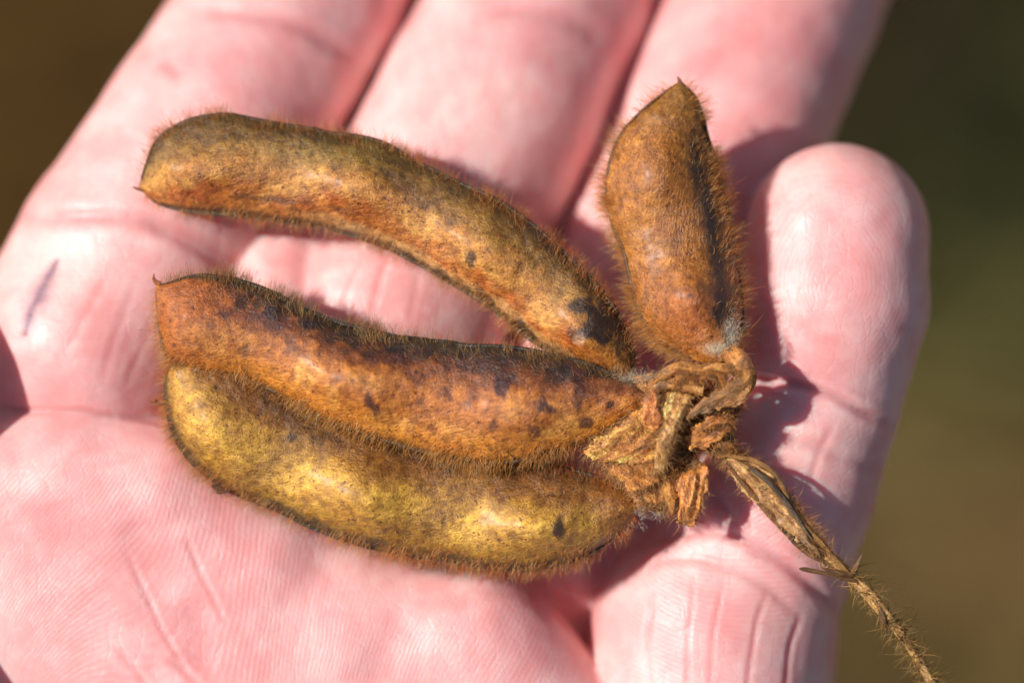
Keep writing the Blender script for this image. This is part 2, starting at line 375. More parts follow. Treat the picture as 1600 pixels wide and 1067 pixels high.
# ------------------------------------------------------------------ the hand
def build_hand():
    fx = np.arange(-60, 1530, 5.2); xs = np.r_[np.arange(-1100, -60, 13), fx, np.arange(1536, 1700, 13)]
    fy = np.arange(-50, 1120, 5.2); yp = np.r_[np.arange(-560, -50, 13), fy, np.arange(1126, 2700, 13)]
    zt = np.r_[np.arange(-820, -230, 13), np.arange(-230, 200, 5.2), np.arange(200, 420, 13)]
    fld = Field((xs-800)*S, ((533.5-yp)*S)[::-1], zt*S)
    def chain(pts, zs=0.9, k=12):
        q = []
        for (x, y, z, r) in pts:
            c = P(x, y, z-r*zs); q.append((c, r*S*(D-z*S)/D))
        for (a, ra), (b, rb) in zip(q[:-1], q[1:]):
            fld.cone(a, b, ra, rb, zs, k*S)
    # palm body and heel of the hand, wrist and forearm
    chain([(560, 1010, -170, 300), (330, 1900, -120, 400), (150, 2300, -150, 330), (50, 3100, -150, 330)], 0.62, 90)
    chain([(1000, 1330, -60, 230), (700, 1850, -60, 330), (300, 2300, -150, 300)], 0.7, 90)
    chain([(-60, 1500, -10, 330), (150, 2050, -60, 300)], 0.75, 110)
    # thumb held out to the left
    chain([(-100, 1580, 60, 265), (-212, 1160, 165, 192), (-310, 850, 150, 160), (-236, 560, 162, 130)], 0.9, 50)
    # the pad under the index and middle fingers
    chain([(100, 943, 0, 315), (380, 1075, 8, 318), (655, 1200, 0, 318)], 0.55, 26)
    chain([(-120, 752, -4, 108), (100, 754, -4, 110), (240, 782, -2, 116), (400, 880, -2, 130)], 0.95, 60)
    chain([(560, 980, 2, 130), (738, 1012, 6, 122), (862, 1150, 6, 128)], 0.95, 60)
    chain([(440, 450, -90, 80), (475, 330, -150, 80)], 0.95, 20)
    # flesh of the palm hollow that the pods lie in
    chain([(430, 520, -95, 110), (520, 640, -95, 190), (820, 740, -125, 190), (980, 780, -150, 170), (960, 1150, -210, 200)], 0.6, 60)
    # index, middle, ring and little fingers
    chain([(90, 650, -84, 180), (136, 545, -26, 194), (212, 405, -40, 192), (330, 215, -88, 180), (466, 5, -200, 174), (560, -160, -320, 164), (640, -330, -460, 140)], 0.9, 9)
    chain([(440, 820, -60, 190), (600, 500, -48, 190), (678, 345, -78, 188), (770, 160, -120, 180), (850, 0, -215, 174), (940, -200, -370, 160), (1010, -370, -520, 140)], 0.9, 9)
    chain([(850, 850, -130, 175), (960, 580, -112, 172), (1045, 400, -120, 176), (1130, 200, -165, 170), (1210, 0, -260, 170), (1270, -140, -380, 166), (1310, -250, -480, 140)], 0.9, 9)
    chain([(1309, 368, 8, 146), (1304, 470, 22, 150), (1268, 640, 2, 137), (1225, 760, 8, 146), (1168, 880, 2, 164), (1118, 985, 22, 196), (1100, 1130, 22, 203), (1040, 1380, -20, 225)], 0.92, 10)
    V, Fc = surface_nets(fld.F, fld.xs, fld.ys, fld.zs)
    V = laplace(V, Fc, 3, 0.5)
    n = normals(V, Fc)
    if (n[:, 2]*(V[:, 2]-V[:, 2].mean())).mean() < 0: Fc = Fc[:, ::-1].copy(); n = -n
    px, py = to_px(V)
    up = smooth(0.0, 0.35, n[:, 2])
    # creases: polyline, depth, width (pixels), redness
    CR = [
        # little finger: joint folds, long wrinkles
        ([(1140, 588), (1225, 596), (1300, 618), (1350, 645), (1405, 668)], 9, 7, .55),
        ([(1235, 690), (1300, 708), (1390, 745)], 3, 9, .2),
        ([(1010, 846), (1112, 828), (1200, 864), (1280, 925), (1318, 975)], 8, 9, .5),
        ([(1000, 885), (1090, 872), (1180, 905), (1250, 960)], 3.5, 7, .25),
        ([(1082, 895), (1076, 980), (1072, 1100)], 1.4, 3.6, .35),
        ([(1128, 905), (1115, 980), (1106, 1110)], 1.8, 3.6, .4),
        ([(1196, 925), (1178, 990), (1166, 1110)], 2.2, 4, .5),
        ([(1252, 958), (1234, 1015), (1226, 1110)], 2.2, 4, .5),
        ([(1020, 905), (1012, 1000), (1015, 1100)], 1.8, 5, .25),
        ([(1110, 770), (1135, 800), (1150, 830)], 5, 9, .4),
        ([(1075, 795), (1105, 835)], 6, 10, .5),
        ([(1300, 660), (1280, 710), (1262, 760)], 1.6, 5, .2),
        ([(-30, 640), (60, 640), (150, 645), (262, 662), (340, 690)], 3, 5, .5),
        # index finger
        ([(20, 345), (110, 338), (210, 345), (300, 372), (400, 425)], 6, 12, .5),
        ([(235, 352), (300, 385), (370, 432)], 4, 9, .35),
        ([(290, 18), (400, 28), (490, 55), (570, 110)], 5, 12, .4),
        ([(255, 95), (272, 110), (285, 122)], 2.5, 9, .2),
        ([(175, 420), (130, 500), (95, 560)], 1.0, 7, .2), ([(215, 440), (180, 520), (160, 600)], 0.9, 6, .2),
        ([(240, 500), (215, 560), (195, 610)], 0.9, 6, .15),
        # middle finger
        ([(560, 395), (640, 400), (760, 455)], 4, 10, .3), ([(610, 395), (592, 450), (580, 500)], 1.3, 5, .3), ([(565, 405), (545, 450), (536, 490)], 1.1, 5, .2),
        ([(655, 420), (648, 470), (640, 510)], 1.0, 5, .2), ([(760, 18), (860, 25), (960, 70)], 5, 14, .4),
        # ring finger
        ([(1010, 330), (1090, 300), (1180, 330)], 4, 12, .3), ([(905, 290), (930, 330), (940, 380)], 2, 6, .2),
        # palm lines
        ([(196, 858), (226, 925), (256, 990), (300, 1062)], 2.8, 3.6, .25), ([(290, 838), (312, 890), (352, 975)], 3.0, 4, .3),
        ([(262, 1030), (300, 1060), (330, 1100)], 3, 5, .3), ([(180, 1010), (215, 1050), (240, 1090)], 2.2, 5, .2),
        ([(300, 930), (310, 990), (318, 1050)], 3, 26, .35), ([(200, 800), (230, 870), (260, 960)], 3, 30, .15),
        ([(640, 960), (600, 1010), (590, 1080)], 4, 34, .25), ([(700, 940), (780, 925), (840, 930)], 3, 12, .2),
    ]
    red = np.zeros(len(V)); dz = np.zeros(len(V))
    wob = 3.0*vnoise(V*3.1, 21)
    for pts, dep, wid, rd in CR:
        d, t = seg_dist(px+wob, py+wob, spline(np.array(pts, float), 14))
        fade = np.clip(np.minimum(t, 1-t)*5+0.15, 0, 1)
        g = np.exp(-(d/wid)**2)*fade*up
        dz -= dep*g; dz += dep*0.25*np.exp(-((d-wid*2.0)/wid)**2)*fade*up
        red = np.maximum(red, rd*np.exp(-(d/(wid*1.1))**2)*fade*up)
    # soft unevenness of flesh, fine crinkles
    dz += 5.0*fbm(V*0.9, 2, 5)*up + 1.6*fbm(V*3.2, 2, 6)
    # pitted wet wrinkle by the stem
    wr = np.exp(-(((px-1120)/55)**2+((py-800)/42)**2)); dz += wr*7*fbm(V*7, 2, 8)
    V = V + n*(dz*S)[:, None]
    # tint
    base = lin(242, 190, 186)
    c = np.tile(base, (len(V), 1))
    def blend(col, w):
        nonlocal c
        c = c*(1-w[:, None])+np.asarray(col)*w[:, None]
    def spot(x, y, rx, ry, a=0):
        ca, sa = math.cos(math.radians(a)), math.sin(math.radians(a)); u = (px-x)*ca+(py-y)*sa; v = -(px-x)*sa+(py-y)*ca
        return np.exp(-((u/rx)**2+(v/ry)**2))
    pink = lin(238, 164, 162); deep = lin(206, 104, 108); pale = lin(244, 208, 198)
    for (x, y, rx, ry, w) in [(60, 860, 130, 90, .5), (330, 880, 90, 120, .45), (560, 900, 80, 60, .3), (300, 1010, 70, 70, .4), (420, 520, 60, 50, .3), (240, 480, 70, 60, .35),
                              (560, 440, 60, 50, .35), (1310, 420, 80, 50, .45), (1310, 560, 55, 35, .5), (1250, 330, 60, 50, .2), (1120, 1000, 60, 90, .25), (1200, 800, 60, 50, .3),
                              (900, 80, 120, 90, .3), (1180, 60, 150, 120, .7), (1080, 120, 80, 80, .3), (380, 100, 120, 70, .3), (480, 160, 90, 90, .2), (820, 1000, 90, 80, .5), (860, 940, 60, 30, .6), (120, 640, 120, 22, .3)]:
        blend(pink, spot(x, y, rx, ry)*w)
    for (x, y, rx, ry, w) in [(100, 430, 80, 50, .5), (760, 150, 80, 60, .5), (520, 120, 60, 50, .4), (640, 850, 90, 60, .4), (1250, 700, 60, 40, .5), (1200, 960, 40, 50, .4), (430, 330, 60, 40, .4), (900, 1030, 60, 50, .3), (1280, 240, 80, 50, .4)]:
        blend(pale, spot(x, y, rx, ry)*w)
    blend(deep, np.clip(red*0.8, 0, 1))
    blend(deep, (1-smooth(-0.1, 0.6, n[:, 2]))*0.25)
    # small bruised scratch on the index finger
    bru = lin(112, 70, 104)
    d, t = seg_dist(px, py, spline(np.array([(88, 408), (70, 445), (52, 485), (41, 522)], float), 12))
    wd = 4+13*np.sin(np.pi*np.clip(t, 0, 1))
    nn = 0.5+0.5*vnoise(V*12, 31)
    blend(bru, np.exp(-(d/wd)**2)*(0.45+0.4*nn)); blend(bru*0.6, np.exp(-(d/4.0)**2)*0.45); blend(lin(120, 50, 60), spot(41, 522, 6, 6)*0.8)
    # friction ridge phase (in ridges) by region
    pit = 8.6
    x, y = px, py
    reg = np.zeros(len(V), int)
    def sd_pts(pts): return seg_dist(x, y, np.array(pts, float))[0]
    dists = np.stack([sd_pts([(100, 943), (655, 1200)])-315, sd_pts([(20, 700), (212, 405), (468, 5), (600, -260)])-175, sd_pts([(600, 500), (850, 0), (990, -330)])-170,
                      sd_pts([(960, 580), (1130, 200), (1290, -230)])-170, sd_pts([(1309, 368), (1268, 625)])-145, sd_pts([(1255, 660), (1175, 860)])-150, sd_pts([(1135, 900), (1100, 1130)])-195], 1)
    reg = dists.argmin(1); reg[(y > 652) & (x < 800)] = 0
    palm = x*0.99 + 0.10*(y-850) + smooth(360, 720, x)*0.55*(y-850) - 0.0005*np.clip(x-420, 0, 1e9)*(y-900) + np.exp(-((x-90)/160)**2)*0.8*(y-800)
    fa = y+0.0016*(x-200)**2*0.6+0.12*x; fb = y+0.0014*(x-620)**2+0.2*x; fc = y+0.3*x
    q = np.sqrt(((x-1302)*1.25)**2+((y-455)*0.85)**2+30); fd = q+np.where(y > 455, 0.25*(y-455), 0)
    fm = y+0.55*x; fp = y-0.28*x+0.0016*(x-1110)**2
    phase = np.choose(reg, [palm, fa, fb, fc, fd, fm, fp])/pit
    phase = phase+0.9*fbm(V*1.2, 2, 41)
    am = np.choose(reg, [1.0, .55, .4, .3, .6, .8, 1.0])*smooth(0.15, 0.6, n[:, 2])*(1-np.clip(red, 0, .6))
    am = am*np.clip(0.75+0.6*fbm(V*1.6, 2, 43), 0.15, 1.2)
    o = new_mesh('hand', V, Fc, SKIN, attrs={'tint': c, 'ridge': phase, 'ridge_amount': am})
    o['label'] = 'pale pink open left hand, palm up with fingers spread upward, cradling the soybean pods'
    o['category'] = 'hand'
    return o
HAND = build_hand()

# ------------------------------------------------------------------ hair
def hair_mesh(name, root, direc, length, radius, tint, parent, bend=0.35, kind='stuff', label=None):
    n = len(root)
    ref = np.where(np.abs(direc[:, 2:3]) < 0.9, np.array([[0, 0, 1.0]]), np.array([[1.0, 0, 0]]))
    a = np.cross(direc, ref); a /= np.linalg.norm(a, axis=1, keepdims=True); b = np.cross(direc, a)
    th = rng.uniform(0, 2*np.pi, n); bd = (a*np.cos(th)[:, None]+b*np.sin(th)[:, None])*(bend*rng.uniform(0.2, 1.6, n))[:, None]
    V = []; L = length[:, None]
    for t, rr in ((0, 1.0), (0.36, 0.9), (0.7, 0.65)):
        c = root+direc*L*t+bd*L*t*t
        for k in range(3):
            an = 2*np.pi*k/3
            V.append(c+(a*math.cos(an)+b*math.sin(an))*(radius*rr)[:, None])
    V.append(root+direc*L+bd*L)
    V = np.stack(V, 1); base = (np.arange(n)*10)[:, None]
    f = []
    for s in range(2):
        for k in range(3):
            p, q = s*3+k, s*3+(k+1) % 3
            f += [[p, q, q+3], [p, q+3, p+3]]
    for k in range(3): f.append([6+k, 6+(k+1) % 3, 9])
    F = (base[:, :, None]+np.array(f)[None]).reshape(-1, 3)
    o = new_mesh(name, V.reshape(-1, 3), F, FUZZ, parent, {'tint': np.repeat(tint, 10, 0)})
    o['kind'] = kind
    if label: o['label'] = label
    return o

# ------------------------------------------------------------------ the sprig and its pods
sprig = bpy.data.objects.new('soybean_sprig', None); COL.objects.link(sprig)
sprig.empty_display_size = 1.0
sprig['label'] = 'dried sprig of four hairy brown soybean pods on a withered stalk lying across the palm'
sprig['category'] = 'soybean sprig'
sprig.location = (0, 0, 0)

NS, NT = 260, 96
def build_pod(label, up, lo, thick, seeds, paint, seedn, hair, lift=0.0, pinch=1.15, seam_cols=None):
    """up / lo: rails as (px, py, z); thick: half thickness in px along the pod; seeds: (s, across, amount)"""
    U = spline(np.array(up, float), NS); Lr = spline(np.array(lo, float), NS)
    s = np.linspace(0, 1, NS)
    # small waviness of the rails
    wv = 2.2*vnoise(np.stack([s*14, 0*s, 0*s+seedn], 1), seedn)*np.sin(np.pi*s)
    U[:, 1] += wv; Lr[:, 1] -= wv*0.7
    A = P(U[:, 0], U[:, 1], U[:, 2]); B = P(Lr[:, 0], Lr[:, 1], Lr[:, 2])
    mid = (A+B)/2; half = (A-B)/2
    tan = np.gradient(mid, axis=0); tan /= np.linalg.norm(tan, axis=1, keepdims=True)
    nz = np.cross(half, tan); nz /= np.maximum(np.linalg.norm(nz, axis=1, keepdims=True), 1e-9)
    nz *= np.sign(nz[:, 2:3]+1e-9)
    k = 9; ker = np.hanning(2*k+3)[1:-1]; ker /= ker.sum()
    for c in range(3): nz[:, c] = np.convolve(np.pad(nz[:, c], k, mode='edge'), ker, 'valid')
    nz /= np.linalg.norm(nz, axis=1, keepdims=True)
    hw = np.linalg.norm(half, axis=1)/S
    th = 2*np.pi*np.arange(NT)/NT
    v = np.cos(th)[None, :]; w = np.sin(th)[None, :]
    tk = np.interp(s, *zip(*thick))
    tk = np.minimum(tk, hw*1.0)[:, None]
    bulge = np.zeros((NS, NT))
    for (sc, ac, amt, ls) in seeds:
        bulge += amt*np.exp(-((s[:, None]-sc)/ls)**2-((v-ac)/0.62)**2)
    prof = np.sign(w)*np.abs(w)**pinch
    h = tk*prof*(0.70+3.6*bulge)
    v2 = v*np.ones((NS, 1))
    V = mid[:, None]+half[:, None]*v2[..., None]+nz[:, None]*(h*S)[..., None]
    # ribs and puckers of the dried skin
    flat = V.reshape(-1, 3)
    Vn = flat
    i, j = np.meshgrid(np.arange(NS-1), np.arange(NT), indexing='ij')
    a = (i*NT+j).ravel(); b2 = (i*NT+(j+1) % NT).ravel(); F = np.stack([a, b2, b2+NT, a+NT], 1)
    nrm = normals(Vn, F)
    cc = Vn-np.repeat(mid, NT, 0)
    if (nrm*cc).sum() < 0: F = F[:, ::-1].copy(); nrm = -nrm
    Sg = np.repeat(s, NT); Vg = v2.ravel(); edge = np.sin(np.pi*np.clip(Sg, 0.0, 1))
    Vn = Vn+nrm*((3.2*fbm(Vn*3.0, 3, seedn+50)+1.2*fbm(Vn*10, 2, seedn+60))*np.clip(edge*4, 0, 1)*S)[:, None]
    # rim: the seam stands proud
    rim = np.exp(-((1-np.abs(Vg))/0.016)**2)*np.clip(edge*6, 0, 1)
    Vn = Vn+(np.repeat(half/np.maximum(np.linalg.norm(half, axis=1, keepdims=True), 1e-9), NT, 0)*np.sign(Vg)[:, None])*(rim*3.0*S)[:, None]
    px, py = to_px(Vn)
    c = paint(px, py, Sg, Vg, Vn)
    o = new_mesh('pod', Vn, F, POD, sprig, {'tint': c})
    me = o.data; at = me.attributes.new('flow', 'FLOAT_VECTOR', 'POINT')
    # fibres of the skin run obliquely along the pod
    Lp = np.linalg.norm(np.diff(mid, axis=0), axis=1).sum()
    fu = (Sg*Lp*9.0+Vg*np.repeat(hw, NT)*S*6); fv = Vg*np.repeat(hw, NT)*S*34-Sg*Lp*14; fw = Vn[:, 2]*14
    at.data.foreach_set('vector', np.stack([fu, fv, fw], 1).astype(np.float32).ravel())
    o['label'] = label
    # seams as raised strips along both rails
    for side, rail, colr in ((1, A, seam_cols[0]), (-1, B, seam_cols[1])):
        if colr is None: continue
        pts = rail[4:-6:2]+nz[4:-6:2]*(0.8*S)
        hd = half[4:-6:2]/np.linalg.norm(half[4:-6:2], axis=1, keepdims=True)*side
        m = len(pts); rr = 3.8*S*np.clip(np.sin(np.pi*np.linspace(0.02, 0.99, m))*3, 0.3, 1)
        rr = rr*(1+0.25*vnoise(pts*5, seedn+5))
        R = 8; an = 2*np.pi*np.arange(R)/R
        T = pts[:, None]+hd[:, None]*(np.cos(an)[None, :, None]*rr[:, None, None]*1.0)+nz[4:-6:2][:, None]*(np.sin(an)[None, :, None]*rr[:, None, None]*1.7)
        i, j = np.meshgrid(np.arange(m-1), np.arange(R), indexing='ij'); a = (i*R+j).ravel(); b2 = (i*R+(j+1) % R).ravel()
        F2 = np.stack([a, b2, b2+R, a+R], 1); T = T.reshape(-1, 3)
        if (normals(T, F2)*(T-np.repeat(pts, R, 0))).sum() < 0: F2 = F2[:, ::-1].copy()
        cs = 0.75*np.asarray(colr)[None]*(1+0.45*fbm(T*6, 2, seedn+9))[:, None]
        so = new_mesh('seam', T, F2, HUSK, o, {'tint': np.clip(cs, 0.004, 1)})
        so.data.attributes.new('flow', 'FLOAT_VECTOR', 'POINT').data.foreach_set('vector', (T*12).astype(np.float32).ravel())
    # hair
    Fq = F; ar = np.linalg.norm(np.cross(Vn[Fq[:, 2]]-Vn[Fq[:, 0]], Vn[Fq[:, 3]]-Vn[Fq[:, 1]]), axis=1)/2
    nr = normals(Vn, Fq); fv = Vg[Fq].mean(1); fs = Sg[Fq].mean(1); fn = nr[Fq].mean(1)
    edgew = np.abs(fv)**5
    patch = np.clip(0.75+1.5*fbm(Vn[Fq].mean(1)*4.5, 2, seedn+77), 0.1, 2)
    wgt = ar*patch*(0.075+hair.get('edge', 3.0)*edgew)*np.where(fn[:, 2] > -0.55, 1, 0.1)
    cnt = hair['n']; pick = rng.choice(len(Fq), cnt, p=wgt/wgt.sum())
    uv = rng.random((cnt, 2, 1)); q = Vn[Fq[pick]]; q_idx = Fq[pick][:, 0]
    root = (q[:, 0]*(1-uv[:, 0])+q[:, 1]*uv[:, 0])*(1-uv[:, 1])+(q[:, 3]*(1-uv[:, 0])+q[:, 2]*uv[:, 0])*uv[:, 1]
    nn = fn[pick]; nn /= np.linalg.norm(nn, axis=1, keepdims=True)
    ti = np.clip((fs[pick]*(NS-1)).astype(int), 0, NS-1)
    e = edgew[pick][:, None]
    hdir = half[ti]/np.linalg.norm(half[ti], axis=1, keepdims=True)*np.sign(fv[pick])[:, None]
    dr = nn*(0.30+0.5*e)+hdir*(0.35+0.6*e)*np.abs(fv[pick])[:, None]+tan[ti]*hair.get('comb', -0.7)*(1-0.65*e)+0.55*np.stack([fbm(root*5, 2, 81+k) for k in range(3)], 1)+rng.normal(0, 0.30, (cnt, 3))
    dr /= np.linalg.norm(dr, axis=1, keepdims=True)
    inn = (dr*nn).sum(1, keepdims=True); dr = dr+nn*np.maximum(0.18-inn, 0); dr /= np.linalg.norm(dr, axis=1, keepdims=True)
    ln = (rng.uniform(4, 14, cnt)+e[:, 0]*rng.uniform(0, 18, cnt))*hair.get('len', 1.0)*S
    long_ = rng.random(cnt) < 0.05; ln = np.where(long_, ln*1.6, ln)
    rad = rng.uniform(0.17, 0.32, cnt)*S*hair.get('rad', 1.0)
    hc = np.asarray(hair['col'])[None]*rng.uniform(0.55, 1.5, (cnt, 1))
    hc = hc*0.78+np.clip(c[q_idx]*1.35, 0, 1)*0.22
    if 'grey' in hair:
        g = rng.random(cnt) < smooth(0.6, 0.85, fv[pick]*hair['grey'])*0.4; hc[g] = lin(156, 150, 122)*rng.uniform(0.5, 1.2, (g.sum(), 1))
    br = rng.random(cnt) < 0.20; hc[br] = lin(250, 222, 165)*rng.uniform(0.7, 1.1, (br.sum(), 1))  # some hairs tinted pale so bright glints are painted into the fuzz
    hair_mesh('fuzz', root, dr, ln, rad, np.clip(hc, 0, 1), o)
    return o

def mixc(c, col, w): return c*(1-w[:, None])+np.asarray(col)[None]*w[:, None]
def dabs(c, px, py, V, lst, col, seed, nz=9.0):
    n = fbm(V*nz, 3, seed)
    for (x, y, rx, ry, ang, st) in lst:
        ca, sa = math.cos(math.radians(ang)), math.sin(math.radians(ang)); u = ((px-x)*ca+(py-y)*sa)/rx; v = (-(px-x)*sa+(py-y)*ca)/ry
        d = np.sqrt(u*u+v*v)
        c = mixc(c, col, smooth(1.05, 0.75, d+0.75*n)*st)
    return c

K = 1.45
def paint1(px, py, s, v, V):
    n = fbm(V*3.5, 3, 101); n2 = fbm(V*7, 3, 102)
    c = np.tile(lin(162, 110, 44)*K, (len(px), 1))
    c = mixc(c, lin(192, 144, 74)*K, smooth(-0.25, 0.35, n)*0.85)
    c = mixc(c, lin(122, 92, 38)*K, smooth(0.0, 0.6, v+0.30*n2)*0.85)
    c = mixc(c, lin(78, 60, 26), smooth(0.5, 0.95, v+0.15*n2)*0.85)
    c = mixc(c, lin(166, 90, 36)*K, smooth(-0.22, -0.5, v+0.45*n)*smooth(-0.95, -0.7, v)*0.7*(0.55+0.9*np.clip(n2+0.3, 0, 1)))
    c = mixc(c, lin(186, 150, 100)*K, smooth(-0.62, -0.82, v+0.1*n)*smooth(0.25, 0.4, s)*0.8)
    c = mixc(c, lin(70, 58, 46), smooth(-0.82, -0.92, v+0.05*n2)*0.75)
    c = mixc(c, lin(92, 92, 34)*K, np.exp(-((px-540)/130)**2-((py-235)/28)**2)*0.35)
    dk = lin(56, 42, 36)*0.9
    c = dabs(c, px, py, V, [(945, 500, 34, 40, 40, .95), (915, 480, 26, 16, 30, .9), (975, 525, 14, 40, 0, .8), (925, 435, 24, 14, 45, .8), (735, 405, 14, 18, 0, .8), (640, 405, 18, 6, 30, .7), (690, 430, 14, 7, 35, .7), (760, 465, 22, 7, 40, .75),
                            (815, 510, 30, 9, 42, .85), (895, 525, 14, 12, 0, .6), (630, 290, 50, 20, 30, .45), (700, 340, 14, 7, 20, .4), (500, 215, 60, 8, 8, .5), (420, 312, 60, 6, 3, .55), (540, 330, 26, 7, 15, .5), (360, 215, 60, 10, 0, .35), (860, 380, 50, 14, 42, .6)], dk, 111)
    return dabs(c, px, py, V, [(905, 530, 10, 10, 0, .25)], lin(214, 190, 170)*K, 113)

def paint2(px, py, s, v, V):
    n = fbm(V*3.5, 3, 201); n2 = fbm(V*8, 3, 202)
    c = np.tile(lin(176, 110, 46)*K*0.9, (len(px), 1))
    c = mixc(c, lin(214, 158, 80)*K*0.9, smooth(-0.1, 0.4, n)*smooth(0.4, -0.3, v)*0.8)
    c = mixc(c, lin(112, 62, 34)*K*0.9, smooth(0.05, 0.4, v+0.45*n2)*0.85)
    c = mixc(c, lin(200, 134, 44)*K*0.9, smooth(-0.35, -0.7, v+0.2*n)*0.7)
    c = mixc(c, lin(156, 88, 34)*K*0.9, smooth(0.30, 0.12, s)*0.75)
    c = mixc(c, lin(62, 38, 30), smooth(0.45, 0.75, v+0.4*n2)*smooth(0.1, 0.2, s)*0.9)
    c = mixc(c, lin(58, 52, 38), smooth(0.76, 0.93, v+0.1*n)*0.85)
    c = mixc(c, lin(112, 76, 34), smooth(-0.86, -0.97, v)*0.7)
    dk = lin(74, 38, 44)*0.9; bk = lin(42, 32, 34)
    c = dabs(c, px, py, V, [(784, 608, 13, 20, 0, .9), (786, 590, 18, 10, 0, .7), (847, 632, 9, 14, 0, .85), (860, 640, 8, 8, 0, .8), (732, 628, 6, 6, 0, .8), (905, 610, 12, 30, 15, .6), (955, 632, 8, 7, 0, .8), (912, 662, 13, 10, 0, .8),
                            (770, 665, 6, 14, 20, .7), (835, 672, 12, 9, 30, .7), (578, 625, 9, 18, -10, .85), (588, 640, 7, 12, 0, .7), (655, 628, 6, 6, 0, .6), (350, 490, 14, 10, 0, .7), (330, 510, 10, 6, 0, .4), (520, 590, 10, 12, 0, .3),
                            (885, 575, 50, 10, 8, .5), (740, 570, 60, 12, 4, .5), (610, 558, 40, 14, 8, .6), (420, 500, 40, 14, 15, .6), (380, 550, 12, 8, 0, .5), (690, 600, 20, 10, 0, .3), (640, 660, 8, 8, 0, .3)], dk, 211)
    c = mixc(c, lin(200, 192, 172), np.exp(-((px-1000)/34)**2-((py-592-(px-1000)*0.25)/11)**2)*0.8)
    return dabs(c, px, py, V, [(870, 577, 22, 10, 8, .9), (625, 545, 26, 9, 8, .85), (430, 488, 20, 14, 20, .85), (485, 505, 24, 12, 15, .8), (548, 530, 34, 9, 12, .7), (780, 556, 50, 7, 3, .7), (700, 552, 40, 6, 3, .7)], bk, 213)

def paint3(px, py, s, v, V):
    n = fbm(V*3.5, 3, 301); n2 = fbm(V*8, 3, 302)
    c = np.tile(lin(162, 104, 36)*K*0.80, (len(px), 1))
    c = mixc(c, lin(192, 134, 58)*K*0.80, smooth(0, 0.5, n)*0.6)
    c = mixc(c, lin(142, 104, 40)*K*0.80, smooth(0.30, 0.02, s)*0.8)
    c = mixc(c, lin(178, 104, 54)*K*0.80, np.exp(-((px-1080)/60)**2-((py-490)/50)**2)*0.7)
    w = np.exp(-((v+0.60+0.12*n2)/0.20)**2)*smooth(0.10, 0.3, s)
    c = mixc(c, lin(46, 36, 26), w*0.95)
    c = mixc(c, lin(126, 70, 36)*K*0.80, smooth(-0.8, -0.95, v)*0.8)
    c = dabs(c, px, py, V, [(1120, 420, 10, 26, -5, .8), (1125, 480, 12, 24, 0, .9), (1110, 330, 9, 40, -8, .7), (1085, 250, 10, 40, -10, .6), (1050, 380, 26, 10, 0, .3), (1010, 470, 12, 14, 0, .3), (1100, 450, 12, 12, 0, .5)], lin(48, 34, 30), 311)
    return mixc(c, lin(206, 198, 180), (np.exp(-((px-1146)/13)**2-((py-525)/26)**2)+np.exp(-((px-1120)/18)**2-((py-545)/9)**2)).clip(0, 1)*0.8)

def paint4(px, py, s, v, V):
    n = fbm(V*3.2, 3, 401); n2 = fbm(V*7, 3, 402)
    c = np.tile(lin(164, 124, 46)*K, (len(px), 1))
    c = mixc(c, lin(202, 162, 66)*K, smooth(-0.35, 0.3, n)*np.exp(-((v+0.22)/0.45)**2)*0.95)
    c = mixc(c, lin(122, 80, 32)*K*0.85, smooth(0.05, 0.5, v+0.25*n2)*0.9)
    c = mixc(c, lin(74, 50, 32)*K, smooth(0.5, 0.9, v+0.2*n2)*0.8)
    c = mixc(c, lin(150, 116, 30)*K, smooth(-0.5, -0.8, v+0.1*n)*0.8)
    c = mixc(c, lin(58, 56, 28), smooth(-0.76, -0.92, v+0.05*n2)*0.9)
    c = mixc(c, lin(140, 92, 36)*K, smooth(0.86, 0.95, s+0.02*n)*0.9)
    for sc in (0.31, 0.62):  # dips between the seed bulges painted browner, shade put into the colour
        c = mixc(c, lin(138, 100, 36)*K, np.exp(-((s-sc-0.05*v)/0.035)**2)*0.85)
    c = dabs(c, px, py, V, [(873, 825, 9, 16, 0, .9), (455, 683, 8, 6, 0, .8), (470, 660, 70, 20, 30, .45), (620, 830, 30, 6, 10, .3)], lin(52, 36, 34), 411)
    return c

HG = lin(240, 180, 96); HO = lin(244, 170, 98)
seamd = lin(58, 52, 38)
pod1 = build_pod('long curved soybean pod, olive on top and tan below, lying over the middle fingers',
    [(216, 294, -14), (228, 255, -10), (246, 218, -8), (296, 188, -6), (360, 180, -4), (430, 193, -2), (520, 208, 0), (595, 224, 4), (655, 256, 8), (722, 288, 14), (790, 322, 20), (850, 366, 26), (900, 412, 30), (942, 456, 34), (972, 500, 36), (990, 545, 34), (992, 580, 30)],
    [(216, 294, -14), (250, 320, -18), (310, 332, -18), (380, 338, -16), (450, 348, -14), (520, 358, -10), (588, 380, -6), (640, 404, -2), (690, 432, 2), (740, 462, 6), (785, 492, 8), (825, 526, 10), (865, 552, 14), (905, 574, 18), (940, 590, 22), (975, 600, 28)],
    [(0, 2), (0.04, 20), (0.10, 50), (0.5, 62), (0.9, 56), (1, 34)],
    [(0.15, -0.05, 0.12, .09), (0.42, 0.0, 0.12, .08), (0.66, 0.0, 0.11, .08), (0.88, 0.0, 0.09, .06)], paint1, 1,
    dict(n=5600, col=HO, edge=3.0, comb=-0.6, len=0.95), seam_cols=(lin(86, 66, 34), lin(118, 100, 72)))
